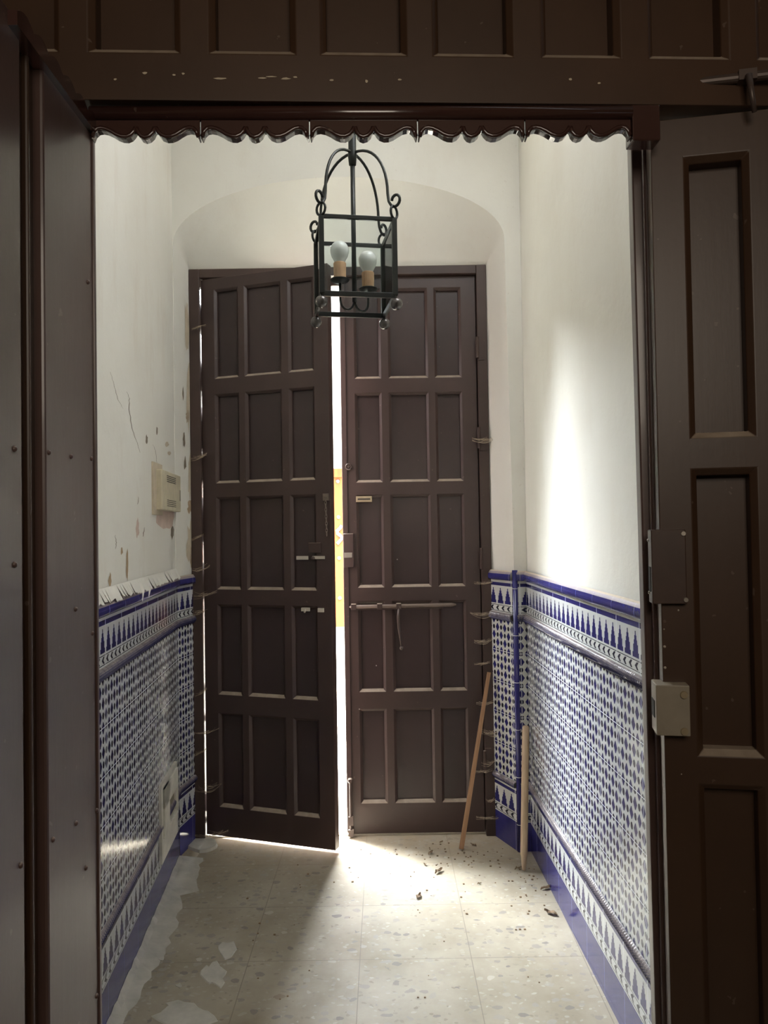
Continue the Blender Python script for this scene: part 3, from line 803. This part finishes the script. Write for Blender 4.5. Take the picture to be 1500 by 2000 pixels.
# right near leaf, slightly open into the vestibule
GA = math.atan(.185); GO = Vector((.4475, 1.250, 0)); gk = .185 * GO.x + GO.y
def GP(px, py): p = onP(px, py, .185, 1, gk) - GO; return Vector((p.x * math.cos(GA) - p.y * math.sin(GA), 0, p.z))
pc = [(GP(1341, 560).x, GP(1470, 560).x)]
pc.append((pc[0][1] + .045, pc[0][1] + .045 + (pc[0][1] - pc[0][0]))); wE = pc[1][1] + .07
prow = [(GP(1400, 855).z, GP(1400, 300).z), (GP(1400, 1478).z, GP(1400, 915).z), (.58, GP(1400, 1532).z), (.12, .53)]
door_g = panelled('door_4', wE, .006, 2.112, pc, prow, .045, GO, -GA, M_NEAR, M_NEAR, ch=.010, dep=.032)
tag(door_g, 'right leaf of the near double door, brown with long sunken panels and lock keepers', 'door', kind='structure')
MB().box(-.006, .03, .045, .062, .006, 2.150).build('rebate_bead', M_GLOSSY, door_g, bevel=.004)
q = MB().box(-.012, .03, .062, .110, .006, 2.150)
for v in q.bm.verts:
    if v.co.x < 0: v.co.x -= .010 * v.co.z / 2.1
q.build('rebate_lip', M_GLOSSY, door_g, bevel=.003)
# upper keeper
def keeper(z0, z1, x1, mf, me_, proud, name, label, slot):
    k = MB(); k.box(-.0155, x1, -proud, .020, z0, z1)
    o = tag(k.build(name, mf, door_g, bevel=.0015), label)
    MB().box(-.0168, -.0152, -proud * .5, .012, slot[0], slot[1]).build('slot', M_SLOT, o)
    return o
k1_ = keeper(GP(1320, 1178).z, GP(1320, 1034).z, GP(1337, 1100).x, M_KEEPB, None, .014, 'lock_keeper', 'brown painted lock keeper, the upper one', (GP(1296, 1155).z, GP(1296, 1107).z))
k2_ = keeper(GP(1320, 1429).z, GP(1320, 1332).z, GP(1341, 1380).x, M_KEEP, None, .028, 'lock_keeper', 'pale grey lock keeper, the lower one', (GP(1300, 1398).z, GP(1300, 1365).z))
q = MB()
for px_, py_ in ((1331, 1042), (1336, 1170)): p = GP(px_, py_); q.lathe([(.0042, .0), (.0036, .003)], p.x, -.014, p.z, 10, 'y')
for px_, py_ in ((1284, 1055), (1288, 1158)): p = GP(px_, py_); q.ball((-.0156, .010, p.z), .0030, 5)
q.build('screw', M_STEEL, k1_)
q = MB()
for px_, py_ in ((1329, 1350), (1330, 1420)): p = GP(px_, py_); q.lathe([(.0062, .0), (.0055, .003)], p.x, -.028, p.z, 12, 'y')
q.build('screw', M_BRASS, k2_)
# horizontal latch bar near the top, with its hanging pull
q = MB(); a = GP(1262, 184); c_ = GP(1540, 152)
q.tube([(a.x + .0, -.016, a.z), (c_.x, -.016, c_.z)], .0075, 12); q.box(a.x - .0, a.x + .03, -.02, 0, a.z - .012, a.z + .010); q.box(GP(1435, 160).x, GP(1470, 160).x, -.026, 0, GP(1450, 172).z, GP(1450, 152).z)
lt = tag(q.build('latch_bar', M_IRONP, door_g, smooth=False), 'iron latch bar with a hanging pull'); a = GP(1452, 168); c_ = GP(1463, 238)
MB().tube([(a.x, -.03, a.z), ((a.x + c_.x) / 2 - .002, -.036, (a.z + c_.z) / 2), (c_.x, -.03, c_.z)], [.006, .0045, .004], 8).build('latch_pull', M_IRONP, lt, smooth=True)
q = MB()
for px_, py_, r_ in ((1298, 1263, .0022), (1299, 1304, .0022), (1297, 1229, .0012), (1331, 1512, .001), (1325, 1192, .0016)): p = GP(px_, py_); q.ball((p.x, 0, p.z), r_, 6)
q.build('paint_nick', M_WHITEP, door_g)

# room behind the photographer (closed, dim)
rb = MB(); rb.box(-2, 2, -2.1, -2.0, 0, 2.95); rb.box(-2.1, -2, -2, 1.2, 0, 2.95); rb.box(2, 2.1, -2, 1.2, 0, 2.95)
M_HALL = m_plain('hall_ochre_wall', (.26, .20, .14), .9)
tag(rb.build('wall_back', M_HALL), 'plain walls of the hall behind the photographer', 'wall', kind='structure')
tag(MB().box(-2.1, 2.1, -2.1, 1.2, 2.95, 3.05).build('ceiling_hall', M_HALL), 'ceiling of the hall behind the photographer', 'ceiling', kind='structure')

# ================================================================== LANTERN
LC = Vector((-.088, 2.580, 0)); LR = math.radians(9); HS = .119
lan = tag(empty('hanging_lantern', (LC.x, LC.y, 2.205), LR), 'square black iron and glass lantern hanging from a rod before the street door', 'lantern')
zb, zt = 0.0, .250
def at(z): return z
q = MB(); s = HS; b2 = .0110
for sx_, sy_ in ((-1, -1), (1, -1), (1, 1), (-1, 1)):
    q.box(sx_ * s - b2 * .75, sx_ * s + b2 * .75, sy_ * s - b2 * .75, sy_ * s + b2 * .75, zb, zt)
for z in (zb, zt):
    h_ = .0085 if z == zb else .0068
    q.box(-s, s, -s - .005, -s + .005, z - h_, z + h_); q.box(-s, s, s - .005, s + .005, z - h_, z + h_)
    q.box(-s - .005, -s + .005, -s, s, z - h_, z + h_); q.box(s - .005, s + .005, -s, s, z - h_, z + h_)
q.build('lantern_frame', M_IRON, lan, bevel=.0015)
for a0 in range(4):
    g = MB().box(-s + .006, s - .006, -.001, .001, zb + .008, zt - .007); o = g.build('glass_pane', M_GLASS, lan)
    o.rotation_euler = (0, 0, a0 * PI / 2); o.location = (math.sin(a0 * PI / 2) * s, -math.cos(a0 * PI / 2) * s, 0)
ct = onY(688, 297, LC.y).z - 2.205
q = MB(); q.tube([(0, 0, zb + .01), (0, 0, ct - .02)], .0080, 12); q.tube([(0, 0, ct - .045), (0, 0, ct - .012), (0, 0, ct + .01), (0, 0, TOP - 2.205)], [.012, .0155, .0135, .0125], 14)
q.build('rod', M_IRON, lan, smooth=True)
MB().lathe([(.001, -.03), (.05, -.025), (.055, 0), (.055, .003)], 0, 0, TOP - 2.205 - .002, 20).build('ceiling_rose', M_IRON, lan, smooth=True)
for sx_, sy_ in ((-1, -1), (1, -1), (1, 1), (-1, 1)):
    d = Vector((sx_, sy_, 0)).normalized()
    ring_z = zt + .028; R0 = s * math.sqrt(2)
    # ring standing on the corner
    q = []
    for j in range(16):
        a = 2 * PI * j / 16; q.append(d * (R0 - .0) + Vector((-d.y, d.x, 0)) * (.0180 * math.cos(a)) + Vector((0, 0, ring_z - .005 + .0205 * math.sin(a))))
    MB().tube(q, .0043, 8, close=True).build('corner_ring', M_IRON, lan, smooth=True)
    # arm sweeping up to the rod, ending in a scroll outside the ring
    arm = []
    hook = zt + .042
    for k in range(13):
        th_ = PI * k / 12 * .5
        rr = (R0 - .024) * math.sin(th_) ** .85 if k else 0.0
        arm.append(d * rr + Vector((0, 0, ct - .003 - (ct - hook - .052) * (1 - math.cos(th_)))))
    arm.append(d * (R0 - .020) + Vector((0, 0, hook + .022)))
    for k in range(15):      # scroll
        a = math.radians(200 + k * 24); rad = .0215 - .00055 * k
        arm.append(d * (R0 + .006 + rad * math.cos(a)) + Vector((0, 0, hook + .020 + rad * math.sin(a) * 1.05)))
    MB().tube(arm, .0048, 8).build('scroll_arm', M_IRON, lan, smooth=True)
    MB().ball(tuple(d * (R0 + .004) + Vector((0, 0, zb - .028))), .0200, 12).build('ball_foot', M_BALL, lan, smooth=True)
# bulbs on their arms
bulb_prof = [(.016, .0), (.017, .008), (.021, .018), (.0275, .030), (.0310, .042), (.0315, .050), (.0300, .060), (.0250, .070), (.0170, .077), (.006, .0805), (.0005, .081)]
for px_, py_, yy in ((664, 548, 2.57), (719, 566, 2.62)):
    p = onY(px_, py_, yy); inv_r = Matrix.Rotation(-LR, 3, 'Z'); lpnt = inv_r @ Vector((p.x - LC.x, p.y - LC.y, 0)); z0 = p.z - 2.205
    x, y = lpnt.x, lpnt.y
    q = MB(); pts = []
    for k in range(9):
        a = PI * k / 8; mx_ = x * (.5 + .5 * math.cos(a)); my_ = y * (.5 + .5 * math.cos(a)); pts.append((mx_, my_, zb + .018 - .034 * math.sin(a)))
    q.tube([(x, y, z0)] + pts, .0042, 8); ho = q.build('bulb_arm', M_IRON, lan, smooth=True)
    MB().lathe([(.004, -.010), (.028, -.004), (.033, .002), (.0325, .004)], x, y, z0, 20).build('drip_pan', M_IRON, ho, smooth=True)
    MB().lathe([(.0200, 0), (.0205, .002), (.0215, .054), (.0200, .057)], x, y, z0 + .003, 20).build('candle_sleeve', M_SOCK, ho, smooth=False)
    MB().lathe(bulb_prof, x, y, z0 + .052, 24).build('light_bulb', M_BULB, ho, smooth=True)

# ================================================================== THINGS
# doorbell box on the left wall
def LW(px, py, off): p = onL(px, py); return Vector((p.x + off, p.y, p.z))
za = .5 * (onL(317, 912).z + 1.735); zb_ = 1.546; ya, yb = 3.19, 3.445
bx = MB(); ang = math.atan(-.084)
by0, by1 = 3.03, 3.44
zb_ = onY(318, 995, 2.99).z
bell = empty('doorbell_box', (XL((by0 + by1) / 2) + .0, (by0 + by1) / 2, zb_), 0)
bell.rotation_euler = (0, 0, math.atan(.084)); tag(bell, 'cream plastic doorbell box with louvred slots on the peeling left wall', 'doorbell box')
W2 = (by1 - by0) / 2; H2 = onY(318, 914, 2.99).z - zb_
MB().box(.004, .030, -W2, W2, 0, H2).build('housing', M_BOXC, bell, bevel=.004)
MB().box(-.001, .008, -W2 - .05, -W2 + .12, -.02, H2 + .026).build('backing_patch', M_OLDFR, bell, bevel=.002)
for z0 in (.018, H2 - .044):
    for k in range(4): MB().box(.0295, .0310, -.105, .085, z0 + k * .0078, z0 + k * .0078 + .0024).build('louvre', M_SLOT, bell)
MB().box(.0295, .0315, W2 - .03, W2 - .010, H2 * .30, H2 * .60).build('side_slot', m_plain('grey_label', (.30, .28, .22), .6), bell)

# meter niche plate low on the left wall
pn = empty('wall_niche', (XL(3.20), 3.20, 0), math.atan(.084)); tag(pn, 'pale plastered surround with a square hole, set in the tiles low on the left wall', 'niche')
q = MB(); z0, z1 = .155, .458; y0, y1 = -.185, .140; hy0, hy1, hz0, hz1 = -.055, .110, .265, .355
q.box(.008, .020, y0, hy0, z0, z1); q.box(.008, .020, hy1, y1, z0, z1); q.box(.008, .020, hy0, hy1, z0, hz0); q.box(.008, .020, hy0, hy1, hz1, z1)
q.build('surround', M_PLATE, pn)
q = MB(); q.box(.018, .028, y0 + .02, hy0 - .008, z0 + .1, z1 - .02); q.box(.018, .028, hy1 + .008, y1 - .02, z0 + .1, z1 - .02); q.box(.018, .028, y0 + .02, y1 - .02, hz1 + .006, z1 - .02); q.box(.018, .026, y0 + .02, y1 - .02, z0 + .09, hz0 - .01)
q.build('raised_border', M_PLATE, pn, bevel=.002)
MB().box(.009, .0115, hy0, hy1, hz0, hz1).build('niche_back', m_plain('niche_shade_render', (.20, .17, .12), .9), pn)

# sticks
p0 = onZ(901, 1660, 0); p1 = onY(955, 1313, YF - .035)
def stick(name, p0, p1, r0, r1, m_, sq, label):
    q = MB(); d = p1 - p0; L = d.length
    if sq: q.tube([(0, 0, 0), (0, 0, L)], [r0, r1], 4)
    else: q.tube([(0, 0, 0), (0, 0, .006), (0, 0, .055), (0, 0, .062), (0, 0, L - .01), (0, 0, L)], [.006, .0085, .013, .0155, .0155, .010], 14)
    o = q.build(name, m_, smooth=not sq); o.location = p0; o.rotation_mode = 'QUATERNION'; o.rotation_quaternion = d.to_track_quat('Z', 'Y')
    return tag(o, label, 'stick')
p0.z = .006
stick('wooden_stick', p0, p1, .015, .012, M_STICK, True, 'thin reddish square stick leaning on the street door frame')
p0 = onZ(1023, 1702, 0); p1 = onP(1027, 1417, 1, .0235, .7203 - .030); p0.z = .004
stick('broom_handle', p0, p1, .0155, .0155, M_BROOM, False, 'pale round broom handle with a tapered tip standing against the right tiled corner')

# dry leaves and crumbs
def leaf(px, py, s_, label):
    p = onZ(px, py, 0); q = MB(); n = 7; rows_ = []
    rot = random.uniform(0, PI)
    for i in range(n + 1):
        k = i / n; wd = s_ * .42 * math.sin(PI * min(.97, k + .02)) * random.uniform(.7, 1.2)
        x = (k - .5) * s_ * 2; rr = []
        for j in (-1, 0, 1):
            rr.append(q.bm.verts.new((x, j * wd, .002 + s_ * (.28 * abs(j) + .25 * math.sin(k * 5) ** 2) * random.uniform(.6, 1.1))))
        rows_.append(rr)
    for A_, B_ in zip(rows_, rows_[1:]):
        for j in (0, 1): q.bm.faces.new((A_[j], A_[j + 1], B_[j + 1], B_[j]))
    o = q.build('dry_leaf', M_LEAF, loc=(p.x, p.y, 0), rotz=rot); so = o.modifiers.new('t', 'SOLIDIFY'); so.thickness = .0008
    return tag(o, label, 'leaf', 'dry leaves on the terrazzo floor')
for px_, py_, s_, l_ in ((818, 1753, .022, 'curled dry leaf alone on the pale slab near the middle of the floor'),
    (857, 1704, .026, 'larger dry leaf by the joint line below the square stick'),
    (925, 1652, .016, 'small dry leaf just right of the foot of the square stick'),
    (1066, 1737, .024, 'crumpled leaf against the blue skirting, the farther of two'),
    (1076, 1786, .026, 'crumpled leaf near the blue skirting, the nearer of two'),
    (841, 1668, .020, 'flat brown leaf in the dust left of the square stick'),
    (830, 1690, .012, 'tiny leaf scrap in the dust below the right door leaf'),
    (1012, 1698, .018, 'leaf scrap beside the tip of the broom handle'),
    (862, 1646, .012, 'leaf crumb close to the foot of the right door leaf'),
    (936, 1727, .010, 'tiny leaf crumb between the stick and the broom handle')):
    leaf(px_, py_, s_, l_)
q = MB()
for k in range(170):
    if k < 90: px_, py_ = random.gauss(870, 90), random.gauss(1672, 22)
    elif k < 130: px_, py_ = random.gauss(1050, 22), random.gauss(1720, 38)
    else: px_, py_ = random.uniform(420, 1100), random.uniform(1680, 1960)
    if py_ < 1645: continue
    p = onZ(px_, py_, 0)
    if p.x > XR(p.y) - .03: continue
    r_ = random.uniform(.0012, .0036); q.box(p.x - r_, p.x + r_ * 1.4, p.y - r_, p.y + r_, .0003, r_ * 1.1)
tag(q.build('dust_crumbs', M_LEAF), 'scattered dust and leaf crumbs on the floor before the street door', 'debris', kind='stuff')

# cobwebs
def web(A_, B_, sag, spread, label, n=12):
    A_, B_ = Vector(A_), Vector(B_); q = MB(); o = A_.copy()
    for k in range(n):
        t0 = random.choice((0, 0, .15, .4)); t1 = random.choice((1, 1, .85, .6))
        a = A_.lerp(B_, t0) + Vector((0, random.uniform(-.003, .003), random.gauss(0, spread * 1.5)))
        c_ = A_.lerp(B_, t1) + Vector((0, random.uniform(-.004, .004), random.gauss(.002, spread * .8)))
        sg = sag * (t1 - t0) * random.uniform(.2, 1.6); pts = []; ph = random.uniform(0, 6)
        for i in range(11):
            s_ = i / 10; p = a.lerp(c_, s_); p.z -= sg * 4 * s_ * (1 - s_) + .0012 * math.sin(s_ * 7 + ph); p.y -= .012 * math.sin(PI * s_); pts.append(p - o)
        q.tube(pts, [random.uniform(.0002, .0006) + .0008 * math.sin(PI * i / 10) ** 6 * (k % 3 == 0) for i in range(11)], 4)
    w_ = q.build('cobweb', M_WEB, loc=o); return tag(w_, label, 'cobweb', 'dusty cobwebs along the street door frame')
rights = [(858, 922, 972, .016, 'highest on that side'),
    (1140, 926, 962, .006, 'beside the blue cap tiles'), (1197, 918, 972, .018, 'beside the rope moulding of the right dado'),
    (1252, 926, 962, .010, 'just above the top of the square stick'), (1297, 926, 958, .004, 'thin, right at the top of the square stick'),
    (1374, 930, 966, .004, 'right of the stick, a hand below its top'), (1428, 938, 984, .016, 'thickest clump right of the stick'),
    (1490, 940, 966, .008, 'right of the stick at the lowest patterned tiles'), (1508, 922, 962, .003, 'faint, crossing behind the stick'),
    (1563, 948, 968, .004, 'beside the lower border tiles'), (1598, 930, 992, .006, 'lowest on the right, above the blue skirting')]
for y, x0, x1, sg, l_ in rights:
    A_ = onY(x0, y, YF - .014); B_ = onP(x1, y - 4, 1, 0, .5) if False else onY(x1, y - 3, YF - .03)
    B_.x = min(B_.x, FXR - .002 + .04)
    web(A_, B_, sg, .004, 'dusty cobweb right of the street door, ' + l_, 14 if '1428' in str(y) or y in (858, 1252) else 9)
lefts = [(892, 372, 404, .010, 'highest on the left side'), (1050, 372, 398, .004, 'below the doorbell box'), (1110, 370, 410, .010, 'just above the left blue cap tiles'),
    (1160, 378, 424, .008, 'beside the left border tiles'), (1196, 376, 405, .003, 'beside the left rope moulding'), (1352, 380, 404, .006, 'halfway down the left patterned tiles'),
    (1428, 368, 428, .010, 'long, across the lower left hinge gap'), (1470, 376, 404, .003, 'thin, below the long left one'), (1535, 376, 432, .022, 'saggy clump beside the lower left border tiles'),
    (1628, 366, 446, .008, 'lowest on the left, just above the floor'), (640, 374, 402, .003, 'thin, near the top of the left frame post')]
for y, x0, x1, sg, l_ in lefts:
    A_ = onY(x0, y + 4, YF - .02); A_.x = max(A_.x, FXL + .004); B_ = onY(x1, y - 5, YF - .035)
    web(A_, B_, sg, .005, 'dusty cobweb left of the street door, ' + l_, 10)
